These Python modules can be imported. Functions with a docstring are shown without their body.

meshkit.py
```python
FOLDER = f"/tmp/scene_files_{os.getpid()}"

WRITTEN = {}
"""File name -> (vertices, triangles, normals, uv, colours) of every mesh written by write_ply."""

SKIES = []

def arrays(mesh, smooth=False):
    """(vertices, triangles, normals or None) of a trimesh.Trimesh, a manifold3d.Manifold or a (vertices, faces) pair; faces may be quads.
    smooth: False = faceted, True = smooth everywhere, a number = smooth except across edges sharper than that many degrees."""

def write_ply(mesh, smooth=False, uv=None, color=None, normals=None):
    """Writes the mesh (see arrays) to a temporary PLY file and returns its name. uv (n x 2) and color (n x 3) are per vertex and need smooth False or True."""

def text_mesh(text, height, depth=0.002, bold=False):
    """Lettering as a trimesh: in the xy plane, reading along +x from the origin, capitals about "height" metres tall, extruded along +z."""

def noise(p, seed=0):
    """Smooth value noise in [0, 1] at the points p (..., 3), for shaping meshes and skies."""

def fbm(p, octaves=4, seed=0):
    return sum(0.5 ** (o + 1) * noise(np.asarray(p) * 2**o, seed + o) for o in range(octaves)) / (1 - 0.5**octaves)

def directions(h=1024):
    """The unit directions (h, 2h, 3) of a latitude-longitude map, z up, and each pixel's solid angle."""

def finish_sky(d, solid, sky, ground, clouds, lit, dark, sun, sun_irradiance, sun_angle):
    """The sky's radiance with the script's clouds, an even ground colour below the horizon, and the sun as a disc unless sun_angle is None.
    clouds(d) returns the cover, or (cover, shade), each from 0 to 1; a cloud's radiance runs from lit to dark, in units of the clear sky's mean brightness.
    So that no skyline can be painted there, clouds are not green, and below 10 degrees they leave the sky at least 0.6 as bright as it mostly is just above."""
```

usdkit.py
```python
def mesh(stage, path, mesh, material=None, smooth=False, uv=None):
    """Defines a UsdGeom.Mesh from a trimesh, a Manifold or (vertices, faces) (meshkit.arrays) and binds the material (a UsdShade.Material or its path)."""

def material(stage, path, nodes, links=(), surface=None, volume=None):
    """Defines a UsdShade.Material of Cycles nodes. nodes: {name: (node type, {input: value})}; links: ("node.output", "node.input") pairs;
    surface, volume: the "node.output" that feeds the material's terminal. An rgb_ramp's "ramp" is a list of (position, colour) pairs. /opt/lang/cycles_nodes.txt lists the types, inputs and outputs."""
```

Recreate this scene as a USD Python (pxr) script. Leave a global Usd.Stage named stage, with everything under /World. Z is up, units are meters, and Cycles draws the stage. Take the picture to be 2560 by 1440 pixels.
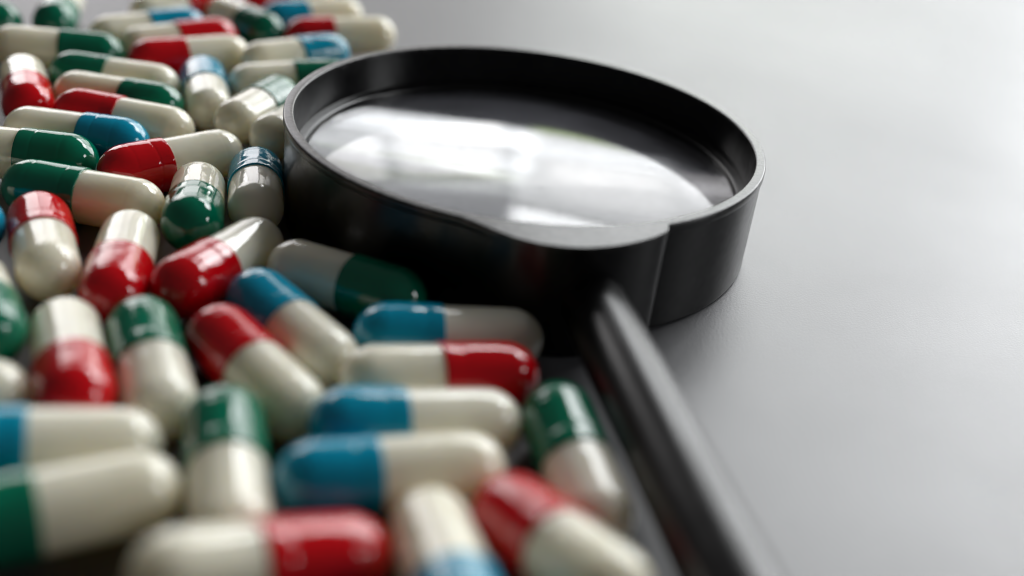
import math
import numpy as np
import trimesh
import usdkit
from scipy.interpolate import PchipInterpolator
from meshkit import fbm
from pxr import Gf, Sdf, Usd, UsdGeom, UsdLux, UsdShade, Vt

MM = 0.001

# tuning: lights and base colours
ROOM = 0.05
# window panes: azimuth from the camera's view (degrees to the right), width, sill, head (m), strength, distance (m), colour
WINDOWS = [
    (-36, 0.42, 0.15, 0.84, 3.8, 1.5, (1.0, 0.98, 0.98)),
    (-20, 0.40, 0.15, 0.84, 2.6, 1.5, (1.0, 0.975, 0.99)),
    (12, 0.66, 0.47, 0.98, 4.0, 1.5, (0.97, 0.99, 1.0)),
    (12, 0.66, 0.14, 0.37, 4.8, 1.5, (0.97, 1.0, 0.97)),
    (38, 0.64, 0.14, 0.98, 6.6, 1.5, (0.97, 0.99, 1.0)),
    (12, 0.66, 1.00, 1.42, 9.5, 1.5, (0.97, 0.99, 1.0)),
    (38, 0.64, 1.00, 1.50, 12.5, 1.5, (0.97, 0.99, 1.0)),
    (-6.5, 0.24, 0.30, 0.84, 1.6, 1.52, (1.0, 0.97, 0.94)),
    (-7, 0.34, 0.86, 1.12, 1.8, 1.5, (0.95, 0.97, 1.0)),
    (90, 0.34, 0.40, 0.95, 8.5, 1.5, (0.97, 0.99, 1.0)),
    (9, 0.44, 0.38, 0.465, 1.5, 1.5, (0.55, 0.72, 0.28)),
]
TABLE, TABLE_ROUGH, TABLE_SPEC, TABLE_BUMP = (0.062, 0.062, 0.067), 0.44, 1.0, 0.32
CREAM, RED, GREEN, BLUE = (0.93, 0.865, 0.70), (0.58, 0.003, 0.008), (0.0, 0.155, 0.083), (0.0, 0.29, 0.46)
LENS_SAG = 1.7

stage = Usd.Stage.CreateInMemory()
UsdGeom.SetStageUpAxis(stage, UsdGeom.Tokens.z)
UsdGeom.SetStageMetersPerUnit(stage, 1.0)
UsdGeom.Xform.Define(stage, "/World")
UsdGeom.Scope.Define(stage, "/World/Looks")

# ------------------------------------------------------------------ camera
EYE = np.array([0.0, -132.881, 63.628]) * MM
RIGHT = np.array([0.99236, 0.055878, 0.109999])
UP = np.array([-0.12327, 0.486289, 0.86506])
FWD = np.array([0.005154, 0.87201, -0.489461])
FOCUS = 134.5 * MM
cam = UsdGeom.Camera.Define(stage, "/World/camera")
cam.CreateHorizontalApertureAttr(36.0)
cam.CreateFocalLengthAttr(36.0 * 2783.86 / 2560.0)
cam.CreateFStopAttr(9.0)
cam.CreateFocusDistanceAttr(FOCUS)
cam.CreateClippingRangeAttr((0.004, 50.0))
cam.CreateExposureAttr(0.22)
M = np.eye(4)
M[0, :3], M[1, :3], M[2, :3], M[3, :3] = RIGHT, UP, -FWD, EYE
cam.AddTransformOp().Set(Gf.Matrix4d(*M.ravel().tolist()))

# ------------------------------------------------------------------ light: a dim room and its windows behind the table
dome = UsdLux.DomeLight.Define(stage, "/World/room_light")
room = usdkit.material(stage, "/World/Looks/room_air", {
    "bg": ("background_shader", {"color": (0.98, 0.97, 1.0), "strength": ROOM}),
}, surface="bg.background")
UsdShade.MaterialBindingAPI.Apply(dome.GetPrim()).Bind(room)


def window_light(name, centre, width, height, target, colour, strength):
    """A lit window pane: a rectangle at its place, facing the target."""
    c, t = np.array(centre, float), np.array(target, float)
    z = c - t
    z[2] = 0.0
    z /= np.linalg.norm(z)
    y = np.array([0, 0, 1.0])
    x = np.cross(y, z)
    m = np.eye(4)
    m[0, :3], m[1, :3], m[2, :3], m[3, :3] = x, y, z, c
    l = UsdLux.RectLight.Define(stage, "/World/" + name)
    l.CreateWidthAttr(width)
    l.CreateHeightAttr(height)
    l.CreateIntensityAttr(strength)
    l.CreateColorAttr(Gf.Vec3f(*colour))
    l.AddTransformOp().Set(Gf.Matrix4d(*m.ravel().tolist()))


WIN = 2.2
for n, (az, wdt, z0, z1, s, dist, col) in enumerate(WINDOWS):
    a = math.radians(az)
    window_light("window_light_%03d" % n, (dist * math.sin(a), dist * math.cos(a), (z0 + z1) / 2), wdt, z1 - z0, (0, 0, 0), col, s)

# ------------------------------------------------------------------ materials
def look(name, nodes, links, surface):
    return usdkit.material(stage, "/World/Looks/" + name, nodes, links, surface=surface)


def gelatin(name, base, sss, rough=0.06):
    """Glossy hard gelatin: a little light goes through it, and its skin is faintly wavy."""
    return look(name, {
        "tc": ("texture_coordinate", {}),
        "oi": ("object_info", {}),
        "off": ("vector_math", {"math_type": "add"}),
        "wave": ("noise_texture", {"scale": 260.0, "detail": 1.0}),
        "fine": ("noise_texture", {"scale": 1500.0, "detail": 2.0}),
        "add": ("math", {"math_type": "multiply_add", "value2": 0.06}),
        "bump": ("bump", {"strength": 0.22, "distance": 0.0006}),
        "tone": ("noise_texture", {"scale": 120.0, "detail": 2.0}),
        "dark": ("vector_math", {"math_type": "scale", "vector1": base, "scale": 0.86}),
        "mixc": ("mix", {"color2": base}),
        "batch": ("math", {"math_type": "multiply", "value2": 0.7}),
        "mixb": ("mix", {"color2": (base[0] * 0.86, base[1] * 0.84, base[2] * 0.79)}),
        "rmap": ("map_range", {"from_min": 0.3, "from_max": 0.7, "to_min": rough * 0.75, "to_max": rough * 1.5}),
        "p": ("principled_bsdf", {"specular_ior_level": 0.62, "ior": 1.5, "subsurface_weight": sss, "subsurface_scale": 0.0012, "subsurface_radius": (1.0, 0.7, 0.4) if sss > 0.2 else (1.0, 0.8, 0.7)}),
    }, [("tc.object", "off.vector1"), ("oi.location", "off.vector2"), ("off.vector", "wave.vector"), ("off.vector", "fine.vector"), ("off.vector", "tone.vector"),
        ("fine.fac", "add.value1"), ("wave.fac", "add.value3"), ("add.value", "bump.height"),
        ("tone.fac", "mixc.fac"), ("dark.vector", "mixc.color1"), ("mixc.color", "mixb.color1"), ("oi.random", "batch.value1"), ("batch.value", "mixb.fac"), ("mixb.color", "p.base_color"),
        ("tone.fac", "rmap.value"), ("rmap.result", "p.roughness"), ("bump.normal", "p.normal")], "p.BSDF")


GEL = {
    "white": gelatin("cream_gelatin", CREAM, 0.3),
    "red": gelatin("red_gelatin", RED, 0.12),
    "green": gelatin("green_gelatin", GREEN, 0.10),
    "blue": gelatin("blue_gelatin", BLUE, 0.12),
}

black_plastic = look("black_plastic", {
    "tc": ("texture_coordinate", {}),
    "geo": ("geometry", {}),
    "sep": ("separate_xyz", {}),
    "grain": ("noise_texture", {"scale": 2600.0, "detail": 3.0}),
    "wear": ("noise_texture", {"scale": 90.0, "detail": 4.0, "roughness": 0.65}),
    "rmap": ("map_range", {"from_min": 0.3, "from_max": 0.75, "to_min": 0.22, "to_max": 0.35}),
    "bump": ("bump", {"strength": 0.05, "distance": 0.0001}),
    "col": ("rgb_ramp", {"ramp": [(0.0, (0.0018, 0.0018, 0.002)), (0.6, (0.003, 0.003, 0.0032)), (1.0, (0.012, 0.012, 0.012))]}),
    # the rim's top edge is rubbed grey, in patches
    "rub_noise": ("noise_texture", {"scale": 900.0, "detail": 4.0, "roughness": 0.7}),
    "rub_where": ("map_range", {"from_min": 0.0126, "from_max": 0.0133, "to_min": 0.0, "to_max": 1.0, "clamp": True}),
    "rub_patch": ("map_range", {"from_min": 0.38, "from_max": 0.72, "to_min": 0.0, "to_max": 0.75, "clamp": True}),
    "rub": ("math", {"math_type": "multiply"}),
    # specks of dust that stuck to it
    "dust": ("voronoi_texture", {"scale": 420.0}),
    "dust_thr": ("map_range", {"from_min": 0.02, "from_max": 0.055, "to_min": 0.4, "to_max": 0.0, "clamp": True}),
    "most": ("math", {"math_type": "maximum"}),
    "mixc": ("mix", {"color2": (0.09, 0.088, 0.085)}),
    "p": ("principled_bsdf", {"specular_ior_level": 0.42}),
}, [("tc.object", "grain.vector"), ("tc.object", "wear.vector"), ("wear.fac", "rmap.value"), ("rmap.result", "p.roughness"),
    ("geo.position", "sep.vector"), ("sep.z", "rub_where.value"), ("tc.object", "rub_noise.vector"), ("rub_noise.fac", "rub_patch.value"),
    ("rub_where.result", "rub.value1"), ("rub_patch.result", "rub.value2"), ("tc.object", "dust.vector"), ("dust.distance", "dust_thr.value"),
    ("rub.value", "most.value1"), ("dust_thr.result", "most.value2"), ("most.value", "mixc.fac"),
    ("grain.fac", "bump.height"), ("bump.normal", "p.normal"), ("wear.fac", "col.fac"), ("col.color", "mixc.color1"), ("mixc.color", "p.base_color")], "p.BSDF")

glass = look("lens_glass", {
    "tc": ("texture_coordinate", {}),
    "dust": ("voronoi_texture", {"scale": 620.0, "feature": "f1"}),
    "dthr": ("map_range", {"from_min": 0.0, "from_max": 0.14, "to_min": 1.0, "to_max": 0.0, "clamp": True}),
    "where": ("noise_texture", {"scale": 140.0, "detail": 3.0}),
    "wthr": ("map_range", {"from_min": 0.52, "from_max": 0.66, "to_min": 0.0, "to_max": 1.0, "clamp": True}),
    "smear": ("noise_texture", {"scale": 70.0, "detail": 5.0, "roughness": 0.7}),
    "sthr": ("map_range", {"from_min": 0.35, "from_max": 0.8, "to_min": 0.016, "to_max": 0.10, "clamp": True}),
    "m1": ("math", {"math_type": "multiply"}),
    "m2": ("math", {"math_type": "multiply_add", "value2": 0.55}),
    "film": ("diffuse_bsdf", {"color": (0.58, 0.58, 0.66)}),
    "g": ("principled_bsdf", {"base_color": (0.985, 0.99, 1.0), "transmission_weight": 1.0, "ior": 1.52, "roughness": 0.065}),
    "mix": ("mix_closure", {}),
}, [("tc.object", "dust.vector"), ("tc.object", "where.vector"), ("tc.object", "smear.vector"), ("dust.distance", "dthr.value"), ("where.fac", "wthr.value"),
    ("smear.fac", "sthr.value"), ("dthr.result", "m1.value1"), ("wthr.result", "m1.value2"), ("m1.value", "m2.value1"), ("sthr.result", "m2.value3"),
    ("m2.value", "mix.fac"), ("g.BSDF", "mix.closure1"), ("film.BSDF", "mix.closure2")], "mix.closure")

satin = look("satin_grey_tabletop", {
    "tc": ("texture_coordinate", {}),
    "grain": ("noise_texture", {"scale": 3200.0, "detail": 3.0, "roughness": 0.6}),
    "bump": ("bump", {"strength": TABLE_BUMP, "distance": 0.0001}),
    "big": ("noise_texture", {"scale": 16.0, "detail": 6.0, "roughness": 0.62}),
    "rmap": ("map_range", {"from_min": 0.3, "from_max": 0.7, "to_min": TABLE_ROUGH * 0.93, "to_max": TABLE_ROUGH * 1.07}),
    "col": ("rgb_ramp", {"ramp": [(0.25, tuple(c * 0.95 for c in TABLE)), (0.75, tuple(c * 1.05 for c in TABLE))]}),
    "p": ("principled_bsdf", {"specular_ior_level": TABLE_SPEC}),
}, [("tc.object", "grain.vector"), ("tc.object", "big.vector"), ("grain.fac", "bump.height"), ("bump.normal", "p.normal"),
    ("big.fac", "rmap.value"), ("rmap.result", "p.roughness"), ("big.fac", "col.fac"), ("col.color", "p.base_color")], "p.BSDF")


# ------------------------------------------------------------------ helpers
def tag(prim, label=None, category=None, group=None, kind=None):
    for key, v in (("label", label), ("category", category), ("group", group), ("kind", kind)):
        if v:
            prim.SetCustomDataByKey(key, v)


def place(path, m):
    x = UsdGeom.Xform.Define(stage, path)
    x.AddTransformOp().Set(Gf.Matrix4d(*np.asarray(m).T.ravel().tolist()))
    return x.GetPrim()


def lathe(prof, segs, closed=False):
    """Turns (radius, height) points about z; ends on the axis are joined to one vertex. radius may be a function of the angle via a list of arrays."""
    prof = np.asarray(prof, float)
    ang = np.linspace(0, 2 * np.pi, segs, endpoint=False)
    n = len(prof)
    v = np.stack([np.outer(prof[:, 0], np.cos(ang)), np.outer(prof[:, 0], np.sin(ang)), np.repeat(prof[:, 1:2], segs, 1)], -1).reshape(-1, 3)
    f = []
    rows = range(n if closed else n - 1)
    j = np.arange(segs)
    k = (j + 1) % segs
    for i in rows:
        a, b = i * segs, ((i + 1) % n) * segs
        f.append(np.stack([a + j, a + k, b + k], 1))
        f.append(np.stack([a + j, b + k, b + j], 1))
    m = trimesh.Trimesh(v, np.vstack(f), process=False)
    m.merge_vertices()
    m.update_faces(m.nondegenerate_faces())
    m.remove_unreferenced_vertices()
    return m


def arc(cx, cz, r, a0, a1, n):
    t = np.radians(np.linspace(a0, a1, n))
    return [(cx + r * math.cos(x), cz + r * math.sin(x)) for x in t]


# ------------------------------------------------------------------ the table
def table():
    x0, x1, y0, y1, th, rd = -0.55, 0.75, -0.33, 0.62, 0.025, 0.004
    m = trimesh.creation.box([x1 - x0, y1 - y0, th])
    m.apply_translation([(x0 + x1) / 2, (y0 + y1) / 2, -th / 2])
    # worn-round edges
    import manifold3d
    c = []
    for x in (x0 + rd, x1 - rd):
        for y in (y0 + rd, y1 - rd):
            for z in (-rd, -th + rd):
                c.append(manifold3d.Manifold.sphere(rd, 24).translate([x, y, z]))
    hull = manifold3d.Manifold.batch_hull(c)
    p = usdkit.mesh(stage, "/World/tabletop", hull, satin, smooth=30).GetPrim()
    tag(p, "satin grey tabletop under the capsules and magnifying glass", "table", None, "structure")


table()


# ------------------------------------------------------------------ the magnifying glass
def bump_out(th):
    """How far the wall swells (mm) round the handle's socket at angle th."""
    d = np.degrees((th - math.radians(-76.5) + np.pi) % (2 * np.pi) - np.pi)
    at = [-40, -27, -24.5, -20.7, -16.6, -12.2, -7.4, -1.9, 3.9, 9.9, 14.9, 17.4, 18.3, 18.9, 19.4, 40]
    out = [0, 0.0, 0.12, 0.75, 1.85, 3.0, 3.75, 4.0, 3.65, 2.85, 1.95, 1.3, 0.85, 0.3, 0.0, 0]
    return np.clip(PchipInterpolator(at, out)(np.clip(d, -40, 40)), 0, None)


def frame_mesh():
    H = 13.3
    outer = [(29.75, 0.0)] + arc(29.65, 0.35, 0.35, -70, 0, 5) + [(30.0, 3.0), (30.0, 7.0), (30.0, H - 1.15)] + [(30.02, H - 1.05), (30.15, H - 0.98)] + [(30.17, H - 0.6)] + arc(29.87, H - 0.3, 0.3, 0, 85, 6)
    inner = [(29.35, H + 0.02)] + arc(29.1, H - 0.22, 0.22, 95, 180, 5) + [(28.86, H - 2.0), (28.78, H - 4.9), (28.74, H - 5.2), (28.2, H - 5.36), (27.9, H - 5.42), (27.62, H - 5.55), (27.5, H - 5.8), (27.5, 4.9), (27.7, 4.5), (28.5, 4.4), (28.6, 1.0), (28.7, 0.0)]
    prof = np.array(outer + inner)
    n_out = len(outer)
    segs = 900
    ang = np.linspace(0, 2 * np.pi, segs, endpoint=False)
    b = bump_out(ang)
    r = np.repeat(prof[:, :1], segs, 1)
    lip = np.clip(b / 2.0, 0, 1) ** 0.6
    for i in range(n_out):
        over = max(prof[i, 0] - 30.0, 0)
        r[i] += b - over * lip
    z = np.repeat(prof[:, 1:2], segs, 1)
    v = np.stack([r * np.cos(ang), r * np.sin(ang), z], -1).reshape(-1, 3) * MM
    j = np.arange(segs)
    k = (j + 1) % segs
    f = []
    n = len(prof)
    for i in range(n):
        a, c = i * segs, ((i + 1) % n) * segs
        f += [np.stack([a + j, a + k, c + k], 1), np.stack([a + j, c + k, c + j], 1)]
    m = trimesh.Trimesh(v, np.vstack(f), process=False)
    return m


def lens_mesh():
    rim, zc, th, sag = 27.46, 6.45, 1.25, LENS_SAG
    R = (rim ** 2 + sag ** 2) / (2 * sag)
    a = math.degrees(math.asin(rim / R))
    up = [(R * math.sin(math.radians(t)), zc + th / 2 + sag - R + R * math.cos(math.radians(t))) for t in np.linspace(0, a, 40)]
    dn = [(x, 2 * zc - z) for x, z in reversed(up)]
    return lathe(np.array(dn + up[::-1]) * MM, 160)


def handle_mesh():
    n = 64
    sections = [(0.0, 3.3), (1.2, 3.45), (6.0, 3.53), (45.0, 3.63), (95.0, 3.8)]
    prof = [(r, s) for s, r in sections]
    prof = [(0.0, -2.0), (2.9, -2.0)] + prof + [(3.8 - 0.9 * (1 - math.cos(t)) * 1.0, 95.0 + 2.6 * math.sin(t)) for t in np.linspace(0.15, math.pi / 2, 8)] + [(0.0, 97.6)]
    m = lathe(np.array(prof) * MM, n)
    return m


mg = place("/World/magnifying_glass", np.eye(4))
tag(mg, "black plastic magnifying glass lying flat beside the heap of capsules", "magnifying glass")
fm = frame_mesh()
if fm.volume < 0:
    fm.invert()
usdkit.mesh(stage, "/World/magnifying_glass/frame", fm, black_plastic, smooth=50)
lm = lens_mesh()
if lm.volume < 0:
    lm.invert()
usdkit.mesh(stage, "/World/magnifying_glass/lens", lm, glass, smooth=40)
hm = handle_mesh()
if hm.volume < 0:
    hm.invert()
A, B = np.array([8.186, -28.89, 6.6]), np.array([19.833, -73.983, 6.62])
d = (B - A) / np.linalg.norm(B - A)
A = A + d * 3.0
x = np.cross([0, 0, 1.0], d)
x /= np.linalg.norm(x)
T = np.eye(4)
T[:3, 0], T[:3, 1], T[:3, 2], T[:3, 3] = x, np.cross(d, x), d, A * MM
hm.apply_transform(T)
usdkit.mesh(stage, "/World/magnifying_glass/handle", hm, black_plastic, smooth=40)

# ------------------------------------------------------------------ the capsules
LENGTH, RCAP, RBODY = 19.4, 3.45, 3.24


def dome_prof(r, tip, sign, n=14, sharp=1.06):
    """A rounded end from the side wall to the axis at height tip."""
    return [(r * math.cos(t), tip - sign * r * sharp + sign * r * sharp * math.sin(t)) for t in np.linspace(0, math.pi / 2, n)]


def capsule_meshes(cut, rng):
    """(body, cap) about x: the cap ends at +x; cut is where the cap's rim lies (mm from the middle)."""
    h = LENGTH / 2
    d0 = h - RCAP * 1.06
    cap = [(RBODY - 0.15, cut + 0.02), (RCAP - 0.07, cut), (RCAP, cut + 0.06), (RCAP, cut + 0.5)]
    g = cut + 1.9
    if g < d0 - 1.2:   # the locking groove pressed into the cap
        cap += [(RCAP, g - 0.35), (RCAP - 0.035, g - 0.12), (RCAP - 0.05, g), (RCAP - 0.035, g + 0.12), (RCAP, g + 0.35)]
    cap += [(RCAP, d0 - 0.55), (RCAP - 0.02, d0 - 0.3), (RCAP - 0.05, d0 - 0.12), (RCAP - 0.03, d0)]
    cap += dome_prof(RCAP - 0.02, h, 1)[1:]
    e0 = -h + RBODY * 1.06
    body = [(RBODY - 0.05, cut + 0.6), (RBODY, cut + 0.1), (RBODY, e0 + 0.6), (RBODY - 0.02, e0 + 0.3), (RBODY - 0.035, e0 + 0.12), (RBODY - 0.02, e0)] + dome_prof(RBODY - 0.01, -h, -1)[1:]
    out = []
    for prof in (body, cap):
        prof = np.array(prof)
        prof[-1, 0] = 0.0
        m = lathe(prof, 48)
        v = m.vertices.copy()
        # gelatin shells are never quite round
        s = rng.uniform(0, 50)
        w = fbm(np.array(v) * 0.22 + s, 2) - 0.5
        radial = v.copy()
        radial[:, 2] = 0
        v = v + radial * (w * 0.022)[:, None]
        v = np.stack([v[:, 2], v[:, 0], v[:, 1]], 1)
        m = trimesh.Trimesh(v * MM, m.faces, process=False)
        if m.volume < 0:
            m.invert()
        out.append(m)
    return out


def capsule(number, colour, x, y, z, theta, tilt, cut):
    rng = np.random.default_rng(100 + number)
    body, cap = capsule_meshes(cut, rng)
    roll, ti, th = rng.uniform(0, 2 * np.pi), math.radians(tilt), math.radians(theta)
    rot = trimesh.transformations.rotation_matrix
    local = trimesh.transformations.translation_matrix([0, 0, RCAP * MM]) @ rot(-ti, [0, 1, 0]) @ rot(roll, [1, 0, 0])
    m = trimesh.transformations.translation_matrix(np.array([x, y, z - RCAP]) * MM) @ rot(th, [0, 0, 1])
    path = "/World/capsule" + ("_%03d" % capsule.made if capsule.made else "")
    capsule.made += 1
    prim = place(path, m)
    tag(prim, LABELS[number], "capsule", "two-coloured capsules scattered on the table")
    for name, mesh, mat in (("body", body, GEL["white"]), ("cap", cap, GEL[colour])):
        mesh.apply_transform(local)
        usdkit.mesh(stage, path + "/" + name, mesh, mat, smooth=True)


# number, colour of the cap, x, y, z of the middle (mm), heading, tilt (degrees), where the cap ends (mm)
CAPSULES = [
    (1, 'green', -92.12, 37.61, 3.45, 28.5, -0.0, 0.28),
    (2, 'green', -80.77, 49.95, 3.46, 284.7, 0.1, 1.0),
    (3, 'green', -72.74, 30.17, 3.74, 12.2, -2.7, 0.3),
    (4, 'red', -70.28, 12.98, 3.62, 297.0, 1.6, 0.9),
    (5, 'green', -60.85, 21.48, 3.49, 176.6, -0.4, 0.65),
    (6, 'green', -57.34, 13.53, 3.68, 348.8, 2.2, 1.3),
    (7, 'red', -53.75, 5.66, 3.93, 174.5, 1.1, 0.4),
    (8, 'blue', -57.52, -0.89, 3.77, 354.5, 1.7, 1.18),
    (9, 'green', -61.76, -8.17, 3.79, 1.6, -0.2, 0.38),
    (10, 'green', -50.43, -16.71, 3.51, 176.0, 0.6, -0.12),
    (11, 'red', -43.87, -4.54, 3.56, 226.1, 1.0, 1.15),
    (12, 'blue', -47.3, 21.23, 3.41, 110.8, 0.0, -0.2),
    (13, 'green', -38.13, 15.37, 4.18, 79.1, -3.3, -0.2),
    (14, 'green', -32.04, 10.63, 4.18, 79.2, -6.7, 0.28),
    (15, 'blue', -31.75, -10.37, 4.1, 104.3, -6.0, -0.2),
    (16, 'green', -37.29, -16.53, 4.15, 283.9, 6.6, 1.0),
    (17, 'red', -30.71, -29.15, 3.81, 250.6, 3.4, 0.92),
    (18, 'red', -49.72, -29.4, 3.76, 117.3, -2.9, -0.2),
    (19, 'red', -40.6, -31.4, 3.58, 282.3, 1.3, 0.78),
    (20, 'green', -49.39, -44.0, 4.51, 301.1, 9.5, 1.0),
    (21, 'red', -49.22, -57.72, 3.43, 196.3, -0.0, 0.28),
    (22, 'red', -38.41, -50.23, 3.83, 296.2, 3.7, 1.5),
    (23, 'green', -31.64, -48.49, 3.44, 116.0, -0.0, -0.67),
    (24, 'red', -22.37, -47.42, 3.52, 134.0, 0.8, -0.12),
    (25, 'blue', -20.8, -39.17, 3.37, 134.1, -0.0, -0.2),
    (26, 'green', -17.07, -29.84, 3.86, 336.1, 3.9, 0.78),
    (27, 'blue', -5.05, -37.84, 3.7, 194.3, 2.6, 1.0),
    (28, 'red', -5.07, -45.54, 3.99, 19.7, -3.8, -0.35),
    (29, 'blue', -6.35, -53.29, 4.0, 199.7, 5.2, 1.3),
    (30, 'blue', -7.4, -60.97, 4.3, 199.8, 1.7, 1.23),
    (31, 'green', 7.9, -55.56, 3.66, 105.9, 1.9, -0.6),
    (32, 'red', 6.22, -69.18, 6.02, 124.8, -14.5, -0.15),
    (33, 'blue', -1.64, -73.03, 5.67, 287.1, 10.3, 2.0),
    (34, 'red', -14.54, -74.35, 5.69, 32.2, -13.2, -1.0),
    (35, 'green', -20.51, -63.06, 4.31, 107.7, 1.3, -0.07),
    (36, 'blue', -35.71, -63.31, 4.62, 202.9, 8.0, 0.93),
    (37, 'green', -31.84, -70.11, 4.55, 211.8, 2.4, 1.03),
    (38, 'blue', -63.46, -26.65, 4.1, 339.5, 6.1, 0.28),
    (39, 'red', -63.66, 60.38, 3.45, 54.8, 0.0, 0.1),
    (40, 'blue', -63.94, 45.06, 3.55, 39.6, 0.9, -0.05),
    (41, 'red', -57.52, 41.35, 3.64, 38.9, 1.1, -0.6),
    (42, 'red', -53.91, 34.9, 3.5, 216.9, 0.6, 0.86),
    (43, 'green', -50.78, 55.53, 3.66, 316.7, 1.6, 1.0),
    (44, 'red', -46.13, 69.0, 4.45, 219.6, -9.3, 1.0),
    (45, 'blue', -40.74, 63.94, 3.49, 215.4, -0.4, 1.3),
    (46, 'red', -33.64, 53.63, 4.02, 203.8, -1.7, 1.3),
    (49, 'blue', -38.23, 40.15, 3.9, 44.4, -1.6, -0.0),
    (50, 'green', -36.29, 29.21, 3.67, 22.5, 2.2, 0.26),
]
LABELS = {
    1: "green capsule end poking in at the left edge, farthest back but one",
    2: "cream and green capsule at the top left, lying apart with its green end towards us",
    3: "long cream and green capsule behind the upright red one, lying across the left edge",
    4: "red and cream capsule at the left edge with its red end towards us",
    5: "green and cream capsule lying between two others that have green right ends",
    6: "cream capsule with green right end, lying just behind a red and cream one",
    7: "red and cream capsule lying just behind the cream and blue one at left",
    8: "cream capsule with glossy blue right end, among the capsules at left",
    9: "green ended capsule cut by the left edge, just behind another green one",
    10: "green and cream capsule with green left end, just behind the red topped one",
    11: "red and cream capsule tilted up to the right, left of the magnifying glass",
    12: "light blue topped capsule pointing at us, left of the magnifying glass",
    13: "cream capsule with pale shining green end running behind the magnifying glass rim",
    14: "cream capsule half hidden behind the left wall of the magnifying glass",
    15: "dark blue topped capsule leaning along the left wall of the magnifying glass",
    16: "cream topped capsule with dark green end towards us, between two red ones",
    17: "red and cream capsule whose cream end points at the lens frame",
    18: "red topped cream capsule at the left, just left of the dark gap",
    19: "cream topped capsule with red end towards us, right of the dark gap",
    20: "cream and green capsule cut by the left edge, green end towards us",
    21: "cream capsule end at the left edge, above a blue and cream one",
    22: "cream topped capsule with large red front half, above a blue and cream one",
    23: "green topped cream capsule lying between two capsules with red halves",
    24: "red capsule with long cream front end, in the middle of the heap",
    25: "blue and cream capsule slanting down to the right, beside the shaded green one",
    26: "cream and dark green capsule in the shade below the lens frame",
    27: "blue capsule with shaded brownish cream end, nearest the handle's root",
    28: "cream capsule with red right end, lying in front of the shaded blue one",
    29: "blue and cream capsule behind its twin, below the red ended one",
    30: "large blue and cream capsule in front, with a red end below it",
    31: "green topped cream capsule lying alongside the black handle",
    32: "red and cream capsule running out of the picture's lower edge near the handle",
    33: "cream capsule with light blue lower end cut by the bottom edge",
    34: "cream capsule with red right end lying along the bottom edge",
    35: "green topped cream capsule in front, left of the large blue and cream one",
    36: "cream capsule with blue left end cut by the left edge near the front",
    37: "nearest large cream capsule with dark green end in the lower left corner",
    38: "blue capsule end just showing at the left edge beside the red topped one",
    39: "cream and red capsule at the very top, behind the cream and blue one",
    40: "cream capsule with short bright blue right end, in the blurred far rows",
    41: "blurred cream capsule with red right end, right behind a red and cream one",
    42: "blurred red and cream capsule with red left end, behind the light blue topped one",
    43: "blurred cream capsule with dark green end pointing right, in the far rows",
    44: "pinkish red capsule at the top edge, farthest of the red ones",
    45: "blurred blue and cream capsule at the far edge of the heap",
    46: "blurred red and cream capsule with cream end just above the lens frame",
    49: "blurred cream capsule with light blue right end reaching behind the lens frame",
    50: "cream capsule with green end hidden by the lens frame's upper left",
}

capsule.made = 0
for row in CAPSULES:
    capsule(*row)
